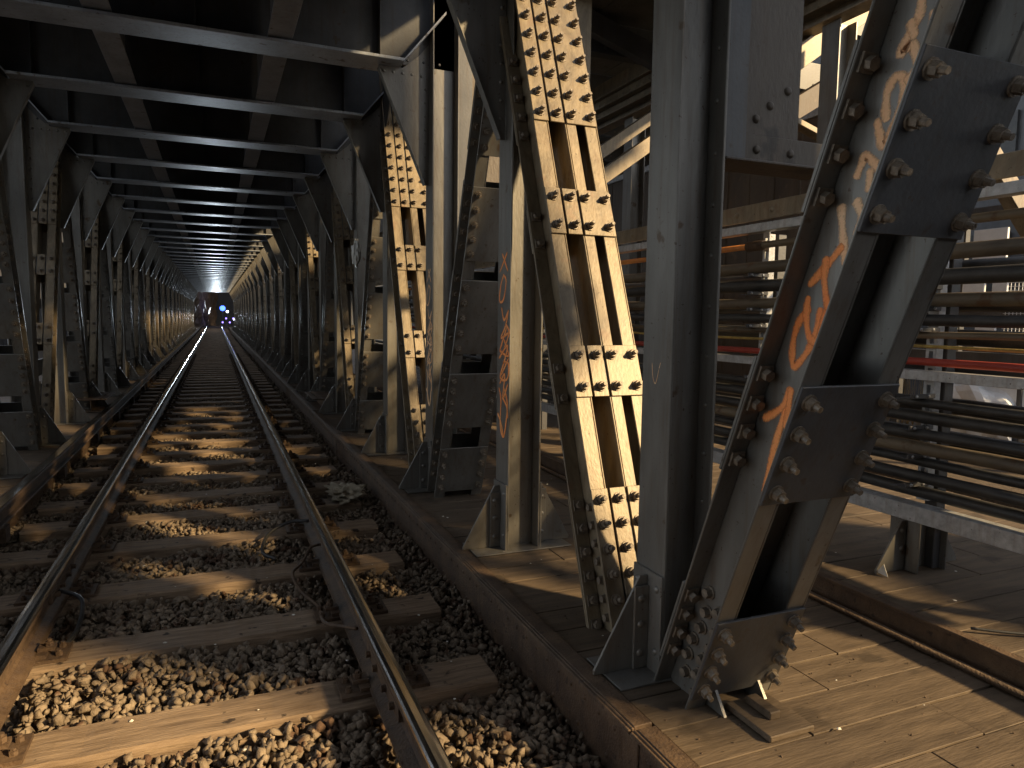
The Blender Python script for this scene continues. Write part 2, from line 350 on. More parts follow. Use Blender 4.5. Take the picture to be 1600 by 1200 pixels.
# timber decks
def deck(name, label, x0, x1, z, split=None, y0=-.6, y1=84, w=.215, seed=1):
    r = random.Random(seed); b = MB(); y = y0; i = 0
    while y < y1:
        cuts = [x0]+([split+(.28 if i % 3 == 1 else -.3 if i % 3 == 2 else 0)] if split else [])+[x1]
        for a, c in zip(cuts[:-1], cuts[1:]):
            dz = r.uniform(-.003, .003); e = r.uniform(-.002, .002)
            b.box((a+.004, y+.004, z-.06), (c-.004, y+w-.004, z+dz))
        y += w; i += 1
        if y > 24: w = .43
    o = ob(name, b.mesh(name, PLANK), bevel=.0015)
    if split and seed == 1:
        nb = MB(); yy = y0
        while yy < 9:
            for xx in (x0+.05, 1.98, 2.46, x1-.06):
                for q in (.05, .16): nb.dome((xx+r.uniform(-.012, .012), yy+q+r.uniform(-.01, .01), z+.0025), (0, 0, 1), .0055, .3, 6)
            yy += .215
        ob('nail_heads', nb.mesh('nails', RUST), o, kind='stuff')
    return tag(o, label, 'plank deck')
deck('timber_deck', 'dusty brown plank deck under the right bridge posts', 1.492, 2.975, 0.0, 2.28)
deck('timber_deck', 'raised plank deck beyond the right bridge posts, under the pipes', 3.02, 5.4, .12, 4.1, seed=4)
deck('timber_deck', 'unlit plank deck behind the left bridge posts', -3.6, -1.492, 0.0, seed=8)
t = thing('step_beam', 'rusty steel beam edging the raised plank deck on the right', 'steel beam')
b = MB(); b.box((2.978, -.6, -.06), (3.014, 84, .105)); b.box((2.97, -.6, .106), (3.017, 84, .124)); ob('beam', b.mesh('step', RUST), t, bevel=.003)
b = MB(); b.cyl((2.93, -.6, .018), (2.93, 84, .018), .018); ob('conduit', b.mesh('conduit', RUST, True), t)

# third rail on the left
t = thing('conductor_rail', 'dark conductor rail on brackets left of the track', 'conductor rail')
b = MB(); b.box((-1.44, .2, .0), (-1.34, 90, .05)); b.box((-1.405, .2, -.07), (-1.375, 90, -.001)); b.box((-1.435, .2, -.09), (-1.345, 90, -.071)); ob('rail', b.mesh('third', RUST), t, bevel=.004)
b = MB(); b.box((-1.425, .2, .051), (-1.355, 90, .056)); ob('contact_surface', b.mesh('third_top', RAILTOP), t)
b = MB()
for k in range(40): b.box((-1.45, 1.6+k*2.16, -.2), (-1.33, 1.72+k*2.16, -.091)); 
ob('bracket', b.mesh('bracket', RUST), t, kind='stuff')

# ================================================================= PORTAL FRAMES
ZB = 3.40
# crossbeam prototype, local origin at (0, Yk, 0)
def make_crossbeam():
    t = thing('crossbeam', '', 'crossbeam', (0, YK(1), 0), 'riveted crossbeams over the track')
    b = MB(); b.box((-1.95, -.006, ZB+.0165), (1.95, .006, 4.055))
    b.box((-1.95, -.1, 4.03), (1.95, -.0062, 4.052)); b.box((-1.95, .0062, 4.03), (1.95, .1, 4.052))
    for x in (-1.3, 1.3, 0): b.box((x-.005, -.075, ZB+.018), (x+.005, -.0065, 4.028))
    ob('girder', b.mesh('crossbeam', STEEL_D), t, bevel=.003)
    bf = MB(); bf.box((-1.47, -.16, ZB-.008), (1.47, .16, ZB+.016)); ob('bottom_flange', bf.mesh('bottom_flange', STEEL_UNDERLIT), t, bevel=.003)
    for sx in (-1, 1):
        poly = [(1.30, ZB-.009), (1.30, ZB-.03), (1.672, 2.50), (1.704, 2.50), (1.704, ZB+.2), (1.62, ZB+.1), (1.49, ZB-.009)]
        b = MB(); b.prism([(sx*x, z) for x, z in poly], 'y', -.007, .007)
        # edge flange on the slope
        d = Vector((.372, 0, -.87)).normalized(); nrm = Vector((-.92, 0, -.39))
        pts = [(1.30, ZB-.03), (1.672, 2.50)]
        b.prism([(sx*(1.292), ZB-.03), (sx*1.300, ZB-.03), (sx*1.672, 2.50), (sx*1.664, 2.498)], 'y', -.03, .03)
        g = ob('gusset', b.mesh('gusset', STEEL), t, bevel=.002)
        pts = [(sx*x, -.0075, ZB-.05) for x in np.arange(1.34, 1.70, .075)]+[(sx*1.675, -.0075, z) for z in np.arange(2.62, 3.3, .105)]
        ob('rivets', rivs(pts, (0, -1, 0), .013).mesh('rivets', STEEL, True), g)
        # short haunch angle
        b = MB(); b.prism([(sx*1.4705, ZB+.0), (sx*1.80, ZB+.39), (sx*1.80, ZB+.412), (sx*1.4705, ZB+.016)], 'y', -.16, .16)
        ob('haunch_flange', b.mesh('haunch', STEEL_UNDERLIT), t)
    pts = [(x, -.0075, ZB+.055) for x in np.arange(-1.85, 1.9, .13)]
    ob('rivets', rivs(pts, (0, -1, 0), .012).mesh('rivets', STEEL_D, True), t)
    return t
pcb = make_crossbeam()
for k in range(1, NF):
    lb = f'dark riveted roof crossbeam with corner gussets, {ordw(k-1)} from the camera'
    if k == 1: pcb['label'] = lb; continue
    copy_tree(pcb, lb, (0, YK(k), 0))
# stringers
for i, x in enumerate((-.59, .56)):
    t = thing('stringer', ['left', 'right'][i]+' long grey stringer running under the roof above the track', 'stringer', (x, 0, 0), 'roof stringers')
    b = MB(); bb = MB()
    for k in range(0, NF-1):
        a, c = YK(k)+.108, YK(k+1)-.108
        if k == 0: a = 2.9
        b.box((-.085, a, ZB+.03), (.085, c, ZB+.044)); b.box((-.005, a, ZB+.0445), (.005, c, 4.05))
        b.box((-.06, c+.02, ZB+.06), (-.0055, c+.03, 3.95)); b.box((.0055, a-.03, ZB+.06), (.06, a-.02, 3.95))
    ob('beam', b.mesh('stringer', STEEL_UNDERLIT), t, bevel=.002)
    pts = [(.008, YK(k)+PITCH-.14, z) for k in range(0, 10) for z in np.arange(ZB+.1, 3.95, .09)]+[(.008, YK(k)+.14, z) for k in range(1, 10) for z in np.arange(ZB+.1, 3.95, .09)]
    ob('rivets', rivs(pts, (1, 0, 0), .011).mesh('rivets', STEEL, True), t)

# posts: local origin (0, Yk, 0), built on the right side
def make_post():
    t = thing('bridge_post', '', 'steel post', (0, Y0, 0), 'bridge posts')
    b = MB(); b.box((1.710, -.1, .0), (1.722, .1, 4.1)); b.box((1.918, -.1, 0), (1.930, .1, 4.1)); b.box((1.7225, -.006, 0), (1.9175, .006, 4.1))
    ob('column', b.mesh('column', STEEL), t, bevel=.003)
    b = MB(); b.box((1.697, -.103, .0), (1.7095, .103, .42)); ob('splice_plate', b.mesh('splice', STEEL), t, bevel=.002)
    b = MB(); b.box((1.9305, -.103, 0), (1.943, .103, .42)); ob('splice_plate', b.mesh('splice', STEEL), t, bevel=.002)
    for sx in (-1, 1):
        f = lambda x: 1.82+sx*(x)
        poly = [(f(.123), .012), (f(.365), .012), (f(.365), .03), (f(.16), .40), (f(.123), .40)]
        b = MB(); b.prism(poly, 'y', -.006, .006)
        g = ob('foot_gusset', b.mesh('foot_gusset', STEEL), t, bevel=.002)
        b = MB(); b.box((min(f(.124), f(.19)), -.02, .013), (max(f(.124), f(.19)), -.0065, .36))
        ob('angle', b.mesh('angle', STEEL), g, bevel=.002)
        pts = [(f(.16), -.021, z) for z in (.08, .2, .31)]
        ob('rivets', rivs(pts, (0, -1, 0), .017).mesh('rivets', STEEL, True), g)
    pts = [(1.6965, y, z) for y in (-.07, .07) for z in (.10, .36)]
    ob('rivets', rivs(pts, (-1, 0, 0), .016).mesh('rivets', STEEL, True), t)
    b = MB(); b.box((1.50, -.14, .0035), (2.14, .14, .0115)); ob('base_plate', b.mesh('base_plate', STEEL), t, bevel=.002)
    return t
pp = make_post()
for side in (1, -1):
    sd = 'right' if side > 0 else 'left'
    for k in range(0, NF):
        if side < 0 and k < 2: continue
        if side > 0:
            ex = {0: 'tall grey bridge post standing between the two nearest diagonals', 1: 'bridge post with orange graffiti, right of the track before the first knee gusset', 2: 'bridge post with faint reddish graffiti on its flange, right of the track'}.get(k)
            lb = ex or f'plain bridge post in the right row, {ordw(k)} from the camera'
        else: lb = f'steel bridge post in the left row, {ordw(k-2)} visible from the camera'
        if side > 0 and k == 0: pp['label'] = lb; continue
        o = copy_tree(pp, lb, (0, YK(k), 0), sx=side)
        o['group'] = f'bridge posts along the {sd} side of the track'
pp['group'] = 'bridge posts along the right side of the track'

# ---- diagonals. local frame: z along the member, y across its depth (towards -y = near face)
AL = math.atan(.384)
LEN = 4.35
def plates_toward(b_list): pass
def make_diag(kind, detail):
    """kind 'near' leans towards the camera (foot, plates of four bolts), 'far' leans away (three strips)"""
    t = thing('diagonal', '', 'diagonal member', (0, 0, 0), 'diagonals')
    D = .205 if kind == 'near' else .23
    h = D/2; SP = STEEL if kind == 'near' else STEEL_LIT
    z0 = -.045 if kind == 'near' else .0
    def channel(b, xf, xw, y0=-h, y1=h):      # flange tip xf, web xw
        s_ = 1 if xw > xf else -1
        b.box((min(xw, xw+s_*.009), y0, z0), (max(xw, xw+s_*.009), y1, LEN))
        for ya in (y0, y1-.010):
            b.box((min(xf, xw-s_*.0005), ya, z0), (max(xf, xw-s_*.0005), ya+.010, LEN))
    c1 = MB(); channel(c1, 1.66, 1.737)
    if kind == 'near':
        b = MB(); channel(b, 1.972, 2.049); ob('channel', b.mesh('channel', SP), t, bevel=.003)
    else:
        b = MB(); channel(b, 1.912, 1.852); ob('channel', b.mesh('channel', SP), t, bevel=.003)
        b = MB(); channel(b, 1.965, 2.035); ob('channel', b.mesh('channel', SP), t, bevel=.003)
    # battens: (s0, s1, rows)
    if kind == 'near':
        bat = [(.10, .47, 4), (.965, 1.385, 4), (1.845, 2.30, 4), (2.8, 3.2, 4), (3.6, 4.2, 5)] if detail == 2 else [(.10, .50, 4), (.68, 1.14, 5), (1.30, 1.86, 5), (2.0, 2.5, 5), (2.7, 3.2, 5), (3.35, 4.2, 7)]
    else:
        bat = [(.0, .66, 6), (1.10, 1.36, 2), (1.96, 2.22, 2), (2.62, 4.3, 14)]
    bolts = []; inner = []
    for (s0, s1, n) in bat:
        zs = [s0+.05+(s1-s0-.10)*i/(n-1) for i in range(n)]
        if kind == 'near':
            b = MB()
            b.box((1.658, -h-.011, s0), (2.054, -h-.0005, s1))
            ob('batten_plate', b.mesh('batten', STEEL_D if detail == 2 else STEEL), t, bevel=.002)  # nearest plates get dark steel, their shade put into the colour
            b = MB(); b.box((1.66, h+.0005, s0), (2.05, h+.011, s1)); ob('rear_batten', b.mesh('batten_back', SP), t)
            for z in zs: bolts += [(1.698, -h-.011, z), (2.012, -h-.011, z)]; inner += [(1.70, h-.0105, z)]
        else:
            for (xa, xb) in ((1.658, 1.745), (1.757, 1.838), (1.852, 2.038)):
                b = MB(); b.box((xa, -h-.011, s0), (xb, -h-.0005, s1)); ob('batten_plate', b.mesh('batten', STEEL_LIT), t, bevel=.002)
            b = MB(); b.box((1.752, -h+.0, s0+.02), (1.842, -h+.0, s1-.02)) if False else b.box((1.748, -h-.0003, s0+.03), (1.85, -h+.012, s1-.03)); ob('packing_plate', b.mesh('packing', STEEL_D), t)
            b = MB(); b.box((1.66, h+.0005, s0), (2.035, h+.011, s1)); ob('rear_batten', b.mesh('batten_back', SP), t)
            for z in zs:
                bolts += [(x, -h-.011, z) for x in (1.70, 1.797, 1.885, 2.0)]; inner += [(1.70, h-.0105, z)]
    lac = []
    if detail >= 1:
        bolts = [p for p in bolts if p[2] < 4.1]; inner = [p for p in inner if p[2] < 3.9]
        if kind == 'far' and detail == 2: bolts = [p for p in bolts if p[2] < 3.7]; inner = [p for p in inner if p[2] < 3.2]
        for p in bolts: ob('bolt', B_NEAR, t, loc=p)
        for p in inner: ob('bolt', B_SQ, t, loc=p)
    else:
        for p in bolts: c1.cyl(p, (p[0], p[1]-.035, p[2]), .02, n=6)
        for p in inner: c1.cyl(p, (p[0], p[1]-.025, p[2]), .02, n=6)
    ob('channel', c1.mesh('channel', SP), t, bevel=.003 if detail else 0)
    return t
def place(t, kind, k):
    if kind == 'near': return (0, YK(k)-.225, 0), (AL, 0, 0)
    return (0, YK(k)+.30, 0), (-AL, 0, 0)
protos = {}
for kind in ('near', 'far'):
    for det in (2, 1, 0): protos[kind, det] = [make_diag(kind, det), False]
def use(kind, det, k, side, label, group):
    loc, rot = place(None, kind, k); p = protos[kind, det]
    if not p[1]: o = p[0]; p[1] = True; o['label'] = label; o.location = loc; o.scale = (side, 1, 1)
    else: o = copy_tree(p[0], label, loc, sx=side)
    o.rotation_euler = rot; o['group'] = group; return o
D2 = None
for side in (1, -1):
    sd = 'right' if side > 0 else 'left'
    for k in range(0, NF, 2):
        for kind in ('near', 'far'):
            if side < 0 and (k < 2 or (k == 2 and kind == 'near')): continue
            if side > 0 and k == 0: det = 2
            elif k <= 6: det = 1
            else: det = 0
            lean = 'towards' if kind == 'near' else 'away from'
            if k == 0: lb = 'nearest diagonal with orange graffiti and dark bolted plates, leaning towards the camera' if kind == 'near' else 'sunlit tan diagonal full of bolts, behind the tall grey post'
            else: lb = f'bolted diagonal leaning {lean} the camera in the {sd} truss, foot at frame {ordw(k)}'
            o = use(kind, det, k, side, lb, f'truss diagonals on the {sd} side')
            if k == 0 and kind == 'near': D2 = o
            if k == 0 and kind == 'far': D1 = o
# extra bolts in the foot of the two near diagonals (through the web)
for s_ in np.arange(.06, .46, .075):
    for v_, dx in ((-.055, 0), (.02, 0)):
        ob('bolt', B_SIDE, D2, loc=(1.7365, v_+(.02 if int(s_*100) % 2 else 0), s_+(0 if v_ < 0 else .03)))
for s_ in np.arange(.08, .62, .085): ob('bolt', B_SIDE, D1, loc=(1.7365, .03, s_))
# foot wedge and shoes of the near node
b = MB(); b.box((1.80, 1.78, .004), (2.0, 2.02, .026)); b.box((1.87, 1.86, .0265), (1.92, 1.99, .055))
tag(ob('packing_block', b.mesh('packing_block', PLANK), bevel=.004), 'small wooden block under the foot of the graffiti diagonal', 'wood block')
for x, w_ in ((1.755, 'left'), (1.955, 'right')):
    b = MB(); b.prism([(1.965, .004), (2.12, .004), (2.12, .10), (2.03, .09)], 'x', x, x+.012)
    tag(ob('shoe_plate', b.mesh('shoe', STEEL)), f'{w_} one of two small shoe plates below the graffiti diagonal', 'shoe plate', 'shoe plates')

# top and bottom chords
for side in (1, -1):
    sd = 'right' if side > 0 else 'left'
    t = thing('top_chord', f'dark riveted top chord running above the {sd} posts', 'truss chord', sx=side)
    b = MB(); b.box((1.68, .2, 4.115), (1.70, yend, 4.6)); b.box((2.02, .2, 4.115), (2.04, yend, 4.6)); b.box((1.62, .2, 4.601), (2.10, yend, 4.62))
    ob('chord', b.mesh('chord', STEEL_D), t)
    for k in range(1, 12, 2):
        b = MB(); b.prism([(-.62, 4.3), (-.62, 3.72), (-.30, 3.30), (.30, 3.30), (.62, 3.72), (.62, 4.3)], 'x', 1.668, 1.6795)
        n_ = ob('node_plate', b.mesh('node', STEEL_D), t, loc=(0, YK(k), 0))

# ================================================================= GRAFFITI
def ribbon(name, strokes, width, mapf, parent, material, seed=0):
    r = random.Random(seed); vs = []; fs = []; ed = []
    for si, st in enumerate(strokes):
        P = []; n = len(st)
        for i in range(n-1):
            p0 = st[max(i-1, 0)]; p1 = st[i]; p2 = st[i+1]; p3 = st[min(i+2, n-1)]
            for j in range(6):
                q = j/6
                P.append(tuple(.5*((2*p1[a])+(-p0[a]+p2[a])*q+(2*p0[a]-5*p1[a]+4*p2[a]-p3[a])*q*q+(-p0[a]+3*p1[a]-3*p2[a]+p3[a])*q**3) for a in (0, 1)))
        P.append(tuple(st[-1])); o = len(vs); m = len(P)
        for i, p in enumerate(P):
            a = P[max(i-1, 0)]; c = P[min(i+1, m-1)]; dx, dy = c[0]-a[0], c[1]-a[1]; L = math.hypot(dx, dy) or 1
            nx_, ny_ = -dy/L, dx/L; w = width*(1+.15*math.sin(i*.7+si))*(.55 if i in (0, m-1) else 1)
            for q, e in ((-1, 0), (-.5, .75), (0, 1), (.5, .75), (1, 0)):
                vs.append(mapf(p[0]+nx_*w*q, p[1]+ny_*w*q, si*.00006)); ed.append(e*(.6 if i in (0, m-1) else 1))
        for i in range(m-1):
            for q in range(4): fs.append((o+i*5+q, o+i*5+q+1, o+(i+1)*5+q+1, o+(i+1)*5+q))
    me = bpy.data.meshes.new(name); me.from_pydata(vs, [], fs); me.materials.append(material)
    at = me.attributes.new('edge', 'FLOAT', 'POINT'); at.data.foreach_set('value', ed)
    return ob(name, me, parent)
G = [[(1.327, 0.002), (1.229, -0.007), (1.117, -0.015), (0.945, -0.037)], [(1.327, 0.002), (1.248, 0.012), (1.176, 0.07)], [(1.327, 0.002), (1.258, -0.017), (1.193, -0.033)],
 [(1.581, 0.032), (1.53, 0.056), (1.467, 0.055), (1.411, 0.035), (1.393, 0.016), (1.441, -0.008), (1.502, -0.018), (1.561, -0.013), (1.594, -0.003)],
 [(1.61, 0.054), (1.557, 0.04), (1.5, 0.002), (1.499, -0.031), (1.565, -0.032), (1.621, -0.022)], [(1.635, 0.068), (1.712, 0.026), (1.785, -0.006)], [(1.738, 0.038), (1.667, 0.015), (1.596, -0.034)]]
G2 = [[(1.888, 0.049), (1.836, 0.023), (1.785, -0.006), (1.732, -0.036)], [(1.912, 0.007), (1.869, -0.034), (1.816, -0.04), (1.77, -0.038)],
 [(1.96, 0.03), (2.004, 0.027), (2.026, 0.021), (2.003, -0.035), (2.024, -0.038)], [(1.998, -0.006), (1.937, -0.028)], [(2.121, 0.029), (2.062, -0.016), (2.072, -0.029), (2.121, -0.035)],
 [(2.064, -0.032), (2.137, -0.036), (2.213, -0.021), (2.229, 0.011), (2.194, 0.024), (2.147, 0.011), (2.118, -0.007)], [(2.213, -0.021), (2.253, -0.039), (2.303, -0.003), (2.279, 0.024), (2.332, 0.018), (2.376, 0.009), (2.433, 0.027)],
 [(2.361, 0.032), (2.318, -0.004)], [(2.387, -0.033), (2.334, -0.043), (2.319, -0.039)]]
mp2 = lambda s_, v_, e: (1.7358-e, v_, s_)
ribbon('graffiti', G, .0155, mp2, D2, SPRAY)['label'] = 'orange spray painted strokes and number one on the web'
ribbon('graffiti', G2, .0165, mp2, D2, SPRAY_P)['label'] = 'paler orange spray painted letters higher on the web'
GP = [[(0.03, 1.834), (-0.066, 1.72)], [(-0.052, 1.835), (0.069, 1.72)], [(-0.005, 1.708), (0.046, 1.644), (0.064, 1.547), (0.001, 1.554), (-0.038, 1.661), (-0.005, 1.7)], [(0.031, 1.507), (-0.014, 1.429), (-0.084, 1.491)], [(-0.084, 1.491), (-0.036, 1.391), (0.035, 1.318), (-0.088, 1.353)], [(-0.035, 1.41), (-0.095, 1.353), (-0.02, 1.253)], [(0.054, 1.238), (-0.057, 1.383)], [(0.054, 1.238), (-0.093, 1.214), (-0.018, 1.312)], [(0.064, 1.19), (-0.081, 1.276), (0.028, 1.092), (-0.094, 1.199)], [(-0.022, 1.175), (0.038, 1.072), (-0.077, 1.073), (-0.09, 1.168), (-0.001, 1.17)], [(0.048, 1.031), (-0.035, 1.097), (-0.008, 0.949), (-0.09, 1.045)], [(0.058, 1.01), (0.023, 0.933), (0.029, 0.771), (-0.027, 0.708), (-0.065, 0.805), (-0.082, 0.925), (-0.027, 1.014)], [(0.003, 0.955), (-0.072, 0.905), (-0.09, 0.832)], [(0.075, 0.846), (0.019, 0.793), (-0.027, 0.708)]]
RV = rivs([(0, 0, 0)], (-1, 0, 0), .011).mesh('rivet', STEEL, True)
for z in np.arange(.5, 3.4, .2): ob('rivet', RV, pp, loc=(1.9176, -.05, z))
posts = sorted([o for o in C.objects if o.name.startswith('bridge_post') and o.scale.x > 0], key=lambda o: o.location.y)
mpp = lambda y_, z_, e: (1.7088-e, y_, z_)
ribbon('graffiti', GP, .011, mpp, posts[1], SPRAY)['label'] = 'thin orange spray painted tag running down the flange'
ribbon('graffiti', GP, .011, mpp, posts[2], SPRAY_P)['label'] = 'faded reddish spray painted tag down the flange'
ribbon('scratch_mark', [[(.03, 1.27), (.02, 1.21), (.0, 1.19), (-.02, 1.25)], [(-.02, 1.25), (-.03, 1.275)]], .0022, mpp, posts[0], SPRAY_P)

# ================================================================= RIGHT SIDE: BRACKETS, RACK, OUTER TRUSS
def make_bracket():
    t = thing('hanger_bracket', '', 'bracket', (0, Y0, 0), 'brown hanging brackets beside the right posts')
    b = MB(); b.box((2.055, -.008, 2.10), (2.375, .008, 4.1)); ob('web_plate', b.mesh('web', BRACKET), t)
    b = MB(); b.box((2.055, -.05, 2.21), (2.068, -.0085, 4.1)); b.box((2.055, .0085, 2.1), (2.068, .05, 4.1)); ob('edge_angle', b.mesh('edge_angle', BRACKET), t, bevel=.002)
    b = MB(); b.box((1.935, -.018, 2.085), (2.54, -.0085, 2.205)); b.box((1.935, -.10, 2.073), (2.54, .10, 2.0845)); ob('bottom_angle', b.mesh('bottom_angle', BRACKET), t, bevel=.003)
    for p in [(2.15, -.0085, 2.27), (2.22, -.0085, 2.33), (2.31, -.0085, 2.40), (2.15, -.0185, 2.145), (2.33, -.0185, 2.145)]:
        b = MB(); b.dome((0, 0, 0), (0, -1, 0), .019, n=12); ob('rivet', b.mesh('rivet', BRACKET, True), t, loc=p)
    b = MB(); b.box((1.9305, -.07, 2.087), (2.05, .07, 4.1)); ob('spacer', b.mesh('spacer', STEEL_D), t)
    return t
br = make_bracket(); br['label'] = 'brown hanging plate with riveted bottom angle beside the tall grey post'
for k in (2, 4, 6): copy_tree(br, f'brown hanging plate bracket beside the {ordw(k)} right post', (0, YK(k), 0))

# cable rack
XR = 3.50
def along(name, label, cat, x, z, r, m, y0=1.6, y1=17, wob=.0, group=None, seed=0):
    rr_ = random.Random(seed); b = MB(); n = 26; pts = [(x+rr_.uniform(-wob, wob), y0+(y1-y0)*i/n, z+rr_.uniform(-wob, wob)) for i in range(n+1)]
    b.tube(pts, r, 10); return tag(ob(name, b.mesh(name, m, True)), label, cat, group)
along('pipe', 'rust-brown pipe, highest round pipe of the rack on the right', 'pipe', XR-.02, 1.95, .024, PIPE, 1.6, 3.86)
along('pipe', 'orange pipe below the galvanised rack channel', 'pipe', XR-.02, 1.95, .021, PIPEO, 3.9, 17)
b = MB(); b.cyl((XR-.02, 3.80, 1.95), (XR-.02, 3.95, 1.95), .034, n=12); tag(ob('pipe_coupling', b.mesh('coupling', RUST, True)), 'rusty coupling joining the orange pipe to the brown pipe', 'pipe coupling')
along('pipe', 'thick dusty tan pipe under the orange pipe', 'pipe', XR-.04, 1.80, .04, PIPE, wob=.002)
for i, (z, r, m, lb) in enumerate([(1.68, .042, CABLE, 'thick black cable right below the tan pipe'), (1.565, .036, PIPE, 'dusty grey cable, second below the tan pipe'), (1.46, .03, CABLE, 'black cable, third below the tan pipe'), (1.385, .018, PIPE, 'thin dusty cable above the yellow cable'),
        (1.325, .009, YELL, 'thin yellow cable above the red pipe'), (1.24, .02, PIPER, 'red pipe along the rack at chest height'), (1.03, .024, CABLE, 'black cable below the red pipe'), (.955, .034, CABLE, 'thicker black cable, second below the red pipe'),
        (.87, .028, CABLE, 'black cable at mid height of the rack'), (.79, .035, PIPE, 'dusty brown cable in the lower rack'), (.715, .026, CABLE, 'black cable in the lower rack above the lowest cables'), (.645, .03, CABLE, 'second lowest black cable of the rack'), (.565, .032, CABLE, 'lowest black cable just above the galvanised channel')]):
    along('cable' if 'cable' in lb else 'pipe', lb, 'cable' if 'cable' in lb else 'pipe', XR-.02+.03*math.sin(i*2.1), z, r, m, wob=.006, group='cables and pipes on the rack', seed=i)
for i in range(6):
    along('cable', f'black cable on the back of the rack, {ordw(i)} from the top', 'cable', XR+.33+.04*(i % 2), 1.74-.19*i, .045, CABLE, 2.0, wob=.01, group='cables on the back of the rack', seed=30+i)
# galvanised channels + riveted timber coloured beam
def bar(name, label, cat, x0, x1, z0, z1, m, y0=1.6, y1=17, th=.006, group=None):
    b = MB(); b.box((x0, y0, z0), (x0+th, y1, z1)); b.box((x0+th+.0005, y0, z0), (x1, y1, z0+th)); b.box((x0+th+.0005, y0, z1-th), (x1, y1, z1))
    return tag(ob(name, b.mesh(name, m), bevel=.002), label, cat, group)
bar('rack_channel', 'galvanised channel along the foot of the cable rack', 'steel channel', XR-.10, XR+.0, .415, .50, GALV)
bar('rack_channel', 'galvanised channel along the top of the cable rack', 'steel channel', XR-.10, XR-.02, 2.03, 2.085, GALV)
bar('rack_channel', 'galvanised channel under the red pipe', 'steel channel', XR-.07, XR+.0, 1.15, 1.20, GALV)
t = thing('rack_beam', 'tan riveted beam above the top galvanised channel', 'steel beam')
b = MB(); b.box((XR-.02, 1.6, 2.12), (XR+.0, 17, 2.235)); b.box((XR+.0005, 1.6, 2.222), (XR+.10, 17, 2.235)); ob('beam', b.mesh('rack_beam', STEEL_LIT), t, bevel=.003)
ob('rivet_row', rivs([(XR-.0205, y, 2.175) for y in np.arange(1.7, 17, .34)], (-1, 0, 0), .02).mesh('rivets', STEEL_LIT, True), t, kind='stuff')
# uprights
def make_upright():
    t = thing('rack_upright', '', 'rack upright', (XR, 2.6, 0), 'uprights of the cable rack')
    b = MB(); x0 = .055
    z = .5
    while z < 2.02:     # slotted strut
        b.box((x0, -.03, z), (x0+.004, -.012, z+.088)); b.box((x0, .012, z), (x0+.004, .03, z+.088)); b.box((x0, -.0118, z), (x0+.004, .0118, z+.04)); z += .0885
    b.box((x0+.0045, -.03, .5), (x0+.05, -.026, 2.03)); b.box((x0+.0045, .026, .5), (x0+.05, .03, 2.03))
    ob('strut', b.mesh('strut', GALV), t)
    b = MB(); b.box((.13, -.035, .12), (.20, .035, 2.03)); ob('rear_post', b.mesh('rear_post', STEEL_D), t, bevel=.003)
    for z in (.60, .75, .90, 1.065, 1.41, 1.52, 1.63, 1.75):
        b = MB(); b.box((-.12, -.045, z-.012), (.052, -.032, z+.012)); b.box((-.12, -.0315, z-.012), (.052, .03, z-.007)); ob('arm', b.mesh('arm', STEEL_D), t, bevel=.002)
        b = MB(); b.dome((0, -.046, z), (0, -1, 0), .010); b.dome((-.09, -.046, z), (0, -1, 0), .010); ob('arm_bolts', b.mesh('arm_bolts', GALV, True), t)
    return t
up = make_upright(); up['label'] = 'slotted rack upright seen beside the graffiti diagonal'
for i, y in enumerate((1.66, 3.86, 5.1, 6.35, 7.6, 8.85, 10.1, 11.4, 12.7, 14.0)):
    copy_tree(up, ['slotted rack upright at the right edge of the view', 'slotted rack upright by the orange pipe coupling'][i] if i < 2 else f'slotted rack upright, {ordw(i)} along the rack behind the posts', (XR, y, 0))
# stub posts with triangular gussets
def make_stub():
    t = thing('stub_post', '', 'stub post', (XR+.08, 2.62, .12), 'stub posts carrying the rack')
    b = MB(); b.box((-.1, -.006, 0), (.1, .006, .30)); b.box((-.11, -.09, 0), (-.1005, .09, .30)); b.box((.1005, -.09, 0), (.11, .09, .30)); b.box((-.11, -.02, .0), (-.02, -.0065, .30)); ob('column', b.mesh('stub', STEEL), t, bevel=.003)
    for sx in (-1, 1):
        b = MB(); b.prism([(sx*.111, .0), (sx*.31, .0), (sx*.31, .02), (sx*.14, .27), (sx*.111, .27)], 'y', -.006, .006); ob('foot_gusset', b.mesh('foot_gusset', STEEL), t, bevel=.002)
    ob('rivets', rivs([(-.06, -.021, z) for z in (.05, .15, .25)]+[(-.135, -.0065, z) for z in (.12, .22)], (0, -1, 0), .015).mesh('rivets', STEEL, True), t)
    return t
st = make_stub(); st['label'] = 'riveted stub post with triangular gussets under the galvanised channel, nearest one'
for i, y in enumerate((5.75, 8.9, 12.0, 15.1)): copy_tree(st, f'riveted stub post under the rack, {ordw(i+1)} from the camera', (XR+.08, y, .12))

# outer truss
t = thing('outer_chord', 'triple flanged riveted girder high on the right beyond the near truss', 'girder')
b = MB(); b.box((5.2, 3.2, 4.05), (5.22, 26, 4.75))
for i, (z, w) in enumerate(((4.05, .16), (4.20, .13), (4.36, .10), (4.52, .07))): b.box((5.199-w, 3.2, z), (5.1995, 26, z+.018))
ob('girder', b.mesh('outer', STEEL_LIT), t, bevel=.003)
ob('rivet_row', rivs([(5.195, y, z) for y in np.arange(3.4, 20, .16) for z in (4.12, 4.28, 4.45)], (-1, 0, 0), .016).mesh('rivets', STEEL_LIT, True), t, kind='stuff')
def make_opost():
    t = thing('outer_post', '', 'steel post', (5.2, 4.9, 0), 'posts of the outer truss')
    b = MB(); b.box((-.10, -.1, -.3), (-.088, .1, 4.045)); b.box((.088, -.1, -.3), (.10, .1, 4.045)); b.box((-.0875, -.006, -.3), (.0875, .006, 4.045)); ob('column', b.mesh('ocolumn', STEEL), t)
    return t
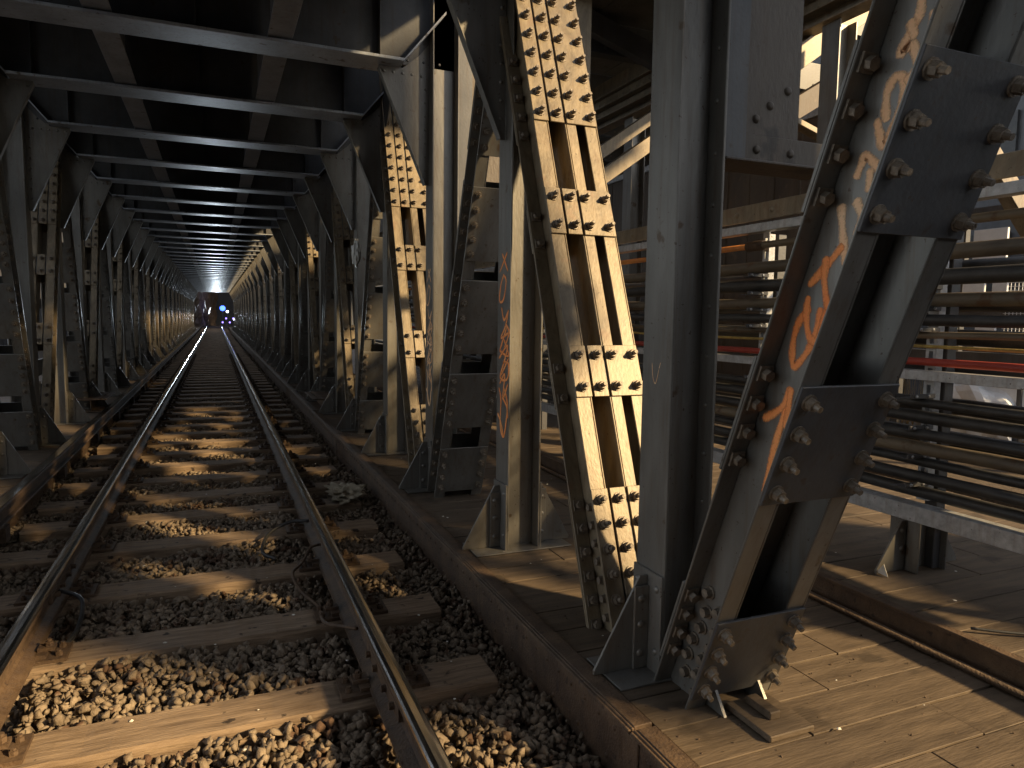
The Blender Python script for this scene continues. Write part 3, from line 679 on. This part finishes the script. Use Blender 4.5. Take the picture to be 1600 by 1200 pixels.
op = make_opost(); op['label'] = 'outer truss post at far right behind the pipes, nearest one'
for i, y in enumerate((8.2, 11.5, 14.8, 18.1, 21.4)): copy_tree(op, f'outer truss post behind the pipes, {ordw(i+1)} from the camera', (5.2, y, 0))
def xbar(label, x0, z0, x1, z1, y, w, m, flange=True, cat='brace'):
    d = Vector((x1-x0, 0, z1-z0)).normalized(); n_ = Vector((-d.z, 0, d.x)); b = MB()
    p = [Vector((x0, 0, z0))-n_*w/2, Vector((x1, 0, z1))-n_*w/2, Vector((x1, 0, z1))+n_*w/2, Vector((x0, 0, z0))+n_*w/2]
    b.prism([(q.x, q.z) for q in p], 'y', y, y+.012)
    if flange:
        q = [p[3]-n_*.012, p[2]-n_*.012, p[2], p[3]]; b.prism([(a.x, a.z) for a in q], 'y', y+.0125, y+.12)
        q = [p[0], p[1], p[1]+n_*.012, p[0]+n_*.012]; b.prism([(a.x, a.z) for a in q], 'y', y+.0125, y+.12)
    return tag(ob('brace', b.mesh('brace', m), bevel=.003), label, cat, 'sway braces high on the right')
xbar('lower tan brace seen between the sunlit diagonal and the tall post', 3.7, 2.74, 5.15, 3.76, 7.0, .15, STEEL_LIT)
xbar('upper tan brace seen between the sunlit diagonal and the tall post', 3.7, 3.01, 5.1, 3.99, 7.1, .13, STEEL_LIT)
xbar('bright tan brace high between the brown plate and the graffiti diagonal', 4.6, 3.52, 6.2, 4.65, 5.2, .20, STEEL_LIT)
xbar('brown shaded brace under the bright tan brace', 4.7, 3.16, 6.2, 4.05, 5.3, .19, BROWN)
xbar('dark brace descending to the right above the lower tan braces', 3.3, 5.1, 5.9, 4.32, 7.5, .24, STEEL_D)
xbar('thin bright edged brace under the brown shaded brace', 4.9, 3.33, 5.9, 3.05, 5.2, .05, STEEL_LIT)
xbar('tan brace descending at the right edge above the pipes', 5.9, 2.95, 6.9, 2.05, 4.0, .16, STEEL_LIT)
b = MB(); b.box((3.42, 6.5, 3.35), (3.60, 6.52, 5.0)); b.box((3.42, 6.5205, 3.35), (3.43, 6.62, 5.0)); tag(ob('hanger', b.mesh('hanger', STEEL_LIT)), 'tan vertical hanger behind the top of the sunlit diagonal', 'hanger')
# outer roof plates
t = thing('outer_roof', 'bluish grey roof plates high on the right beyond the truss', 'roof plates')
b = MB()
for i in range(-2, 5):
    for j in range(-1, 6):
        if (i*2+j*3) % 5 == 1 and i >= 0: continue
        b.box((4.3+i*1.1, 6.2+j*1.65+.01, 5.0+.006*((i+j) % 2)), (5.42+i*1.1, 7.88+j*1.65, 5.02+.006*((i+j) % 2)))
ob('roof_plate', b.mesh('outer_roof', STEEL), t)
for j in range(6):
    b = MB(); b.box((2.5, 6.15+j*1.65, 4.62), (9.8, 6.162+j*1.65, 4.99)); b.box((2.5, 6.08+j*1.65, 4.60), (9.8, 6.23+j*1.65, 4.6195)); r_ = ob('rafter', b.mesh('rafter', STEEL_D), t)
    ob('rivets', rivs([(x, 6.1495+j*1.65, 4.70) for x in np.arange(2.7, 9.6, .3)], (0, -1, 0), .02).mesh('rivets', STEEL, True), r_, kind='stuff')

# brown panel wall and things beyond
t = thing('panel_wall', 'brown ribbed panel wall behind the cable rack', 'panel wall')
for i in range(14):
    y = 5.3+i*.8; b = MB(); b.box((6.0, y+.006, .12), (6.03, y+.794, 3.6)); b.box((5.985, y+.38, .12), (5.9995, y+.42, 3.6)); ob('panel', b.mesh('panel', BROWN), t, bevel=.003)
b = MB(); b.box((5.97, 5.3, 3.601), (6.06, 16.5, 3.68)); ob('cap_rail', b.mesh('cap', GALV), t)
t = thing('far_building', 'dark building wall closing the view on the far right', 'building')
b = MB(); b.box((15, 2, -7), (15.6, 60, 13)); ob('wall', b.mesh('farwall', STEEL_D), t)
for i in range(9):
    for j in range(5):
        b = MB(); b.box((14.93, 3+i*2.2, -3.+j*2.4), (14.995, 4.3+i*2.2, -1.5+j*2.4)); ob('window', b.mesh('window', CABLE), t)
# white service cabinet with mesh panels
t = thing('white_gantry', 'white slatted service frame with mesh panels beyond the pipes', 'service frame', (9, 0, 0))
def slab(n_, m, y0, y1, z0, z1, x0=0, x1=.04): b = MB(); b.box((x0, y0, z0), (x1, y1, z1)); return ob(n_, b.mesh(n_, m), t, bevel=.004)
for z in (-.2, .92, 1.5, 2.05, 2.75): slab('rail', STEEL_D, 4.7, 7.6, z, z+.16, .06, .2)
for y in (4.75, 5.6, 6.45, 7.3): slab('post', STEEL_D, y, y+.12, -.4, 3.0, .21, .3)
slab('sign_panel', WHITE, 5.78, 6.2, 2.22, 2.62)
slab('white_panel', WHITE, 6.02, 6.30, 1.72, 2.02); slab('white_panel', WHITE, 5.74, 5.92, 1.7, 2.0)
slab('white_panel', WHITE, 6.35, 6.6, 1.14, 1.40); slab('white_panel', WHITE, 5.85, 6.1, 1.12, 1.42)
b = MB()
for i in range(8): b.box((.05, 5.45+i*.045, 1.10), (.056, 5.455+i*.045, 2.03))
for i in range(20): b.box((.057, 5.44, 1.10+i*.047), (.062, 5.80, 1.105+i*.047))
ob('mesh_panel', b.mesh('mesh_panel', WHITE), t)
t = thing('parked_container', 'pale crumpled tarpaulin bundle beyond the pipes', 'tarpaulin', (9.3, 0, 0))
bm = bmesh.new(); bmesh.ops.create_icosphere(bm, subdivisions=4, radius=1)
for v in bm.verts:
    f_ = 1+.18*math.sin(7*v.co.x+3*v.co.z)+.12*math.sin(11*v.co.y-5*v.co.z); v.co = Vector((v.co.x*.35*f_, v.co.y*.62*f_, v.co.z*.50*f_))
me = bpy.data.meshes.new('tarp'); bm.to_mesh(me); bm.free(); me.materials.append(WHITE); ob('sheet', me, t, loc=(0, 6.2, .35))
t.name = 'tarpaulin'
bm = bmesh.new()
for i in range(500):
    x, y = random.uniform(9.6, 10.6), random.uniform(4.2, 9); h_ = random.uniform(.5, 1.25)
    v = [bm.verts.new(q) for q in ((x, y, -.3), (x+.03, y+.03, -.3), (x+random.uniform(-.15, .15), y+random.uniform(-.15, .15), -.3+h_+.3))]; bm.faces.new(v)
me = bpy.data.meshes.new('dry_grass'); bm.to_mesh(me); bm.free(); me.materials.append(YELL)
ob('dry_grass', me, kind='stuff', label='dry yellow grass beyond the pipes', category='grass')
b = MB(); b.box((7.5, 2.5, -.42), (13, 20, -.3)); ob('embankment', b.mesh('embankment', GRIT), kind='structure')
# unseen panel added right of the camera, cut to shade nearest diagonal and post
t = thing('shade_panel', 'added unseen plate right of the camera, shading the nearest diagonal and post', 'shade panel')
b = MB(); b.prism([(-1.55, 3.9), (-.68, 1.72), (.06, 1.72), (.06, 3.05), (.65, 3.1), (.65, 5.2), (.3, 6.4), (-1.55, 6.4)], 'x', 4.2, 4.22); ob('plate', b.mesh('shade_panel', STEEL_D), t)

# ================================================================= LEFT SIDE AND FAR END
b = MB(); b.box((4.2, -3.3, 4.3), (4.22, -1.555, 5.7)); ob('shade_plate', b.mesh('shade_panel_end', STEEL_D), C.objects['shade_panel'])  # added extension out of view, shades the low left truss
t = thing('shade_wall', 'added unseen dark wall right of the camera, shading the truss', 'shade wall')  # added out of view to cut glow and bounce from the right
b = MB(); b.box((5.5, -4.2, -.3), (5.6, .39, 1.8)); ob('low_section', b.mesh('shade_wall_low', STEEL_D), t)
b = MB(); b.box((5.5, .40, -.3), (5.62, 1.62, 6.6)); ob('high_section', b.mesh('shade_wall_high', STEEL_D), t)  # tall part added to shade the next diagonal and knee gusset
t = thing('rear_shade_wall', 'added unseen dark wall behind the camera, blocking skylight', 'abutment wall')  # added out of view to keep skylight off camera-facing steel
b = MB(); b.box((-7, -4.2, -7), (2.3, -3.6, 7)); b.box((2.301, -4.2, -7), (13, -3.6, 3.2)); ob('wall', b.mesh('rear_shade_wall', STEEL_D), t)
t = thing('left_sky_screen', 'added dark screen wall beyond the left posts, hiding the sky', 'screen wall')  # added dark screen, hides the sky behind the left truss
b = MB(); b.box((-6.0, 17, -1.5), (-5.9, 40, 3.2))
for i in range(11): b.box((-5.8995, 18+i*2, -1.5), (-5.80, 18.02+i*2, 3.2))
ob('web', b.mesh('left_sky_screen', STEEL_D), t)
t = thing('walkway_beam', 'dark longitudinal beam low behind the left posts', 'steel beam')
b = MB(); b.box((-2.75, 1, .35), (-2.72, 84, .62)); b.box((-2.75, 1, 1.5), (-2.72, 84, 1.66)); b.box((-2.75, 1, 2.6), (-2.72, 84, 2.8)); ob('beam', b.mesh('walkway_beam', STEEL_D), t)
def stub_beam(label, sx, y):
    t = thing('short_beam', label, 'steel beam', (sx*1.60, y, .012), 'short beams lying on the edge plates', sx=sx)
    b = MB(); b.box((-.2, -.55, 0), (.2, .55, .012)); b.box((-.2, -.55, .17), (.2, .55, .182)); b.box((-.006, -.55, .0125), (.006, .55, .1695)); ob('beam', b.mesh('short_beam', RUST), t, bevel=.002)
    ob('rivets', rivs([(x, y_, .182) for x in (-.12, .12) for y_ in np.arange(-.45, .5, .18)], (0, 0, 1), .014).mesh('rivets', RUST, True), t)
stub_beam('short rusty I-beam lying on the right edge plate', 1, 11.4); stub_beam('short rusty I-beam lying on the left edge plate', -1, 12.2)
# rock wall and dark end
nx, nz = 60, 24; vs = []; r_ = random.Random(5)
for j in range(nz):
    for i in range(nx):
        u = i/(nx-1); y = 72+u*46; x = -2.9+3.1*u**1.5; z = -.6+j*.42
        x += .22*math.sin(y*1.7+z*.6)+.16*math.sin(z*2.1+y*.9)+r_.uniform(-.07, .07); vs.append((x, y, z))
me = bpy.data.meshes.new('rock_wall'); fs = [(j*nx+i, j*nx+i+1, (j+1)*nx+i+1, (j+1)*nx+i) for j in range(nz-1) for i in range(nx-1)]
o_ = len(vs); vs += [(v[0]-1.5, v[1], v[2]) for v in vs]; fs += [tuple(q+o_ for q in f)[::-1] for f in fs]
me.from_pydata(vs, [], fs); me.materials.append(ROCK); tag(ob('rock_wall', me), 'rough brown rock wall curving behind the far tunnel end', 'rock wall')
t = thing('end_building', 'dark structure closing the far end of the track', 'building')
b = MB(); b.box((-30, 118, -7), (30, 119, 20)); ob('wall', b.mesh('endwall', CABLE), t)
b = MB(); b.box((3.2, 72, -1), (3.6, 117.9, 12)); ob('side_wall', b.mesh('endside', STEEL_D), t)  # raised out of view to block sunlight at the far end
def emis(name, c, s_):
    m = bpy.data.materials.new(name); m.use_nodes = True; q = m.node_tree.nodes['Principled BSDF']
    q.inputs['Base Color'].default_value = (*c, 1); q.inputs['Emission Color'].default_value = (*c, 1); q.inputs['Emission Strength'].default_value = s_; return m
EB = emis('blue_lamp_glass', (.04, .10, 1.0), 3); EW = emis('white_lamp_glass', (.75, .8, 1.0), 4); EV = emis('violet_lamp_glass', (.25, .18, .9), 2)
def lamp(label, x, y, z, r, m):
    t = thing('signal_lamp', label, 'lamp', (x, y, 0), 'lamps at the far end of the track')
    b = MB(); b.cyl((0, 0, -.3), (0, 0, z-r), .05, n=8); ob('pole', b.mesh('pole', STEEL_D), t)
    bm = bmesh.new(); bmesh.ops.create_uvsphere(bm, u_segments=12, v_segments=8, radius=r); me = bpy.data.meshes.new('lens'); bm.to_mesh(me); bm.free(); me.materials.append(m)
    ob('lens', me, t, loc=(0, 0, z))
lamp('bright blue lamp glowing at the far end of the track', 1.0, 100, 2.15, .34, EB)
lamp('pale blue-white lamp just beside the bright blue lamp', 1.55, 99, 1.72, .15, EW)
fl = bpy.data.lights.new('far_floodlight', 'SPOT'); fl.energy = 15000; fl.color = (.78, .90, 1.0); fl.spot_size = R(44); fl.spot_blend = .25; fl.shadow_soft_size = .3
fo = bpy.data.objects.new('far_floodlight', fl); C.objects.link(fo); fo.location = (.3, 112, 1.0); fo.rotation_euler = Vector((-.0, -1, .36)).to_track_quat('-Z', 'Y').to_euler()
lamp('small white lamp near the right edge of the far opening', 2.35, 96, .75, .15, EW)
for i in range(4):
    lamp(f'dim violet lamp, {ordw(i)} of the low row at the far end', .95+i*.42, 98, .35+.5*(i % 2), .10, EV)

# ================================================================= SMALL THINGS
def crumple(name, label, cat, loc, size, m, seed, amp=1.0, sub=5):
    r_ = random.Random(seed); bm = bmesh.new(); bmesh.ops.create_icosphere(bm, subdivisions=sub, radius=1)
    A_ = [(Vector((r_.uniform(-1, 1), r_.uniform(-1, 1), r_.uniform(-1, 1)))*r_.uniform(3, 9), r_.uniform(0, 6), r_.uniform(.04, .13)*amp) for _ in range(12)]
    for v in bm.verts:
        d = sum(a*(1-2*abs(math.sin(v.co.dot(k_)+p))) for k_, p, a in A_); v.co *= 1+d
        v.co = Vector((v.co.x*size[0], v.co.y*size[1], v.co.z*size[2]))
    me = bpy.data.meshes.new(name); bm.to_mesh(me); bm.free(); me.materials.append(m); me.polygons.foreach_set('use_smooth', [True]*len(me.polygons))
    return tag(ob(name, me, loc=loc), label, cat)
crumple('rag', 'crumpled pale cloth lying on the ballast right of the right rail', 'rag', (1.10, 6.25, -.13), (.17, .24, .08), RAG, 3)
crumple('plastic_bag', 'pale plastic bag caught between the right posts', 'plastic bag', (1.60, 8.35, 2.16), (.05, .10, .16), PLAST, 9, .45)
# litter scraps
vs = []; fs = []
for i in range(150):
    z_ = .012
    if i < 70: x, y, z_ = random.uniform(-.65, 1.3), random.uniform(1.6, 14), -.165
    elif i < 125: x, y = random.uniform(1.55, 2.9), random.uniform(1.0, 9)
    else: x, y, z_ = random.uniform(3.05, 4.4), random.uniform(1.6, 6), .132
    s_ = random.uniform(.003, .011); a = random.uniform(0, 6.28); o_ = len(vs); hz = random.uniform(.2, .8)*s_
    for q in range(5): vs.append((x+s_*math.cos(a+q*1.26)*random.uniform(.6, 1.3), y+s_*math.sin(a+q*1.26)*random.uniform(.6, 1.3), z_))
    vs.append((x, y, z_+hz)); fs += [(o_+q, o_+(q+1) % 5, o_+5) for q in range(5)]
me = bpy.data.meshes.new('litter'); me.from_pydata(vs, [], fs); me.materials.append(PAPER); ob('litter', me, kind='stuff', label='small pale scraps and pebbles scattered over planks and ballast', category='litter')
# grit on the planks
b_pts = np.stack([rng.uniform(1.52, 2.95, 700), rng.uniform(.9, 8, 700), np.full(700, .004)], 1)
stones('plank_grit', b_pts, rng.uniform(.001, .0045, 700)*rng.choice([1, 1, 1.6], 700), RUST, kind='stuff', label='dark grit lying on the plank deck', category='grit')
b = MB(); b.prism([(0, 0), (.07, .005), (.03, .06)], 'x', 0, .003); tag(ob('paper_scrap', b.mesh('paper_scrap', PAPER), loc=(3.28, 2.55, .124)), 'yellowish paper scrap leaning before the nearest stub post', 'paper scrap')

# bond cables at the rails
def bond(label, pts, r_=.011): b = MB(); b.tube(pts, r_, 8); tag(ob('bond_cable', b.mesh('bond', CABLE if r_ > .01 else RUST, True)), label, 'cable', 'bond cables at the rails')
def smooth(pts, n=5):
    out = []
    for i in range(len(pts)-1):
        p = [Vector(pts[max(i-1, 0)]), Vector(pts[i]), Vector(pts[i+1]), Vector(pts[min(i+2, len(pts)-1)])]
        for j in range(n):
            q = j/n; out.append(.5*(2*p[1]+(p[2]-p[0])*q+(2*p[0]-5*p[1]+4*p[2]-p[3])*q*q+(3*p[1]-p[0]-3*p[2]+p[3])*q**3))
    return out+[Vector(pts[-1])]
bond('rust coloured bond cable looping to the right rail', smooth([(.68, 3.35, -.07), (.62, 3.45, -.09), (.56, 3.62, -.13), (.57, 3.9, -.16), (.50, 4.15, -.15), (.48, 4.4, -.13), (.56, 4.6, -.14), (.62, 4.7, -.08), (.69, 4.72, -.07)]), .0095)
bond('dark bond cable looping beside the right rail farther on', smooth([(.68, 5.3, -.07), (.55, 5.35, -.08), (.40, 5.25, -.12), (.34, 5.0, -.17), (.42, 4.85, -.18)]), .012)
bond('dark bond cable at the inside of the left rail', smooth([(-.74, 4.4, -.07), (-.62, 4.3, -.10), (-.60, 4.0, -.15), (-.66, 3.8, -.17)]), .011)
b = MB(); b.tube(smooth([(2.25, 1.55, .02), (2.5, 1.52, .03)]), .004, 5); 
b = MB(); b.tube(smooth([(3.05, 1.95, .14), (3.2, 1.85, .135), (3.45, 1.72, .13), (3.62, 1.60, .13)]), .007, 6); tag(ob('rod', b.mesh('rod', CABLE, True)), 'thin dark rod lying on the raised planks', 'rod')
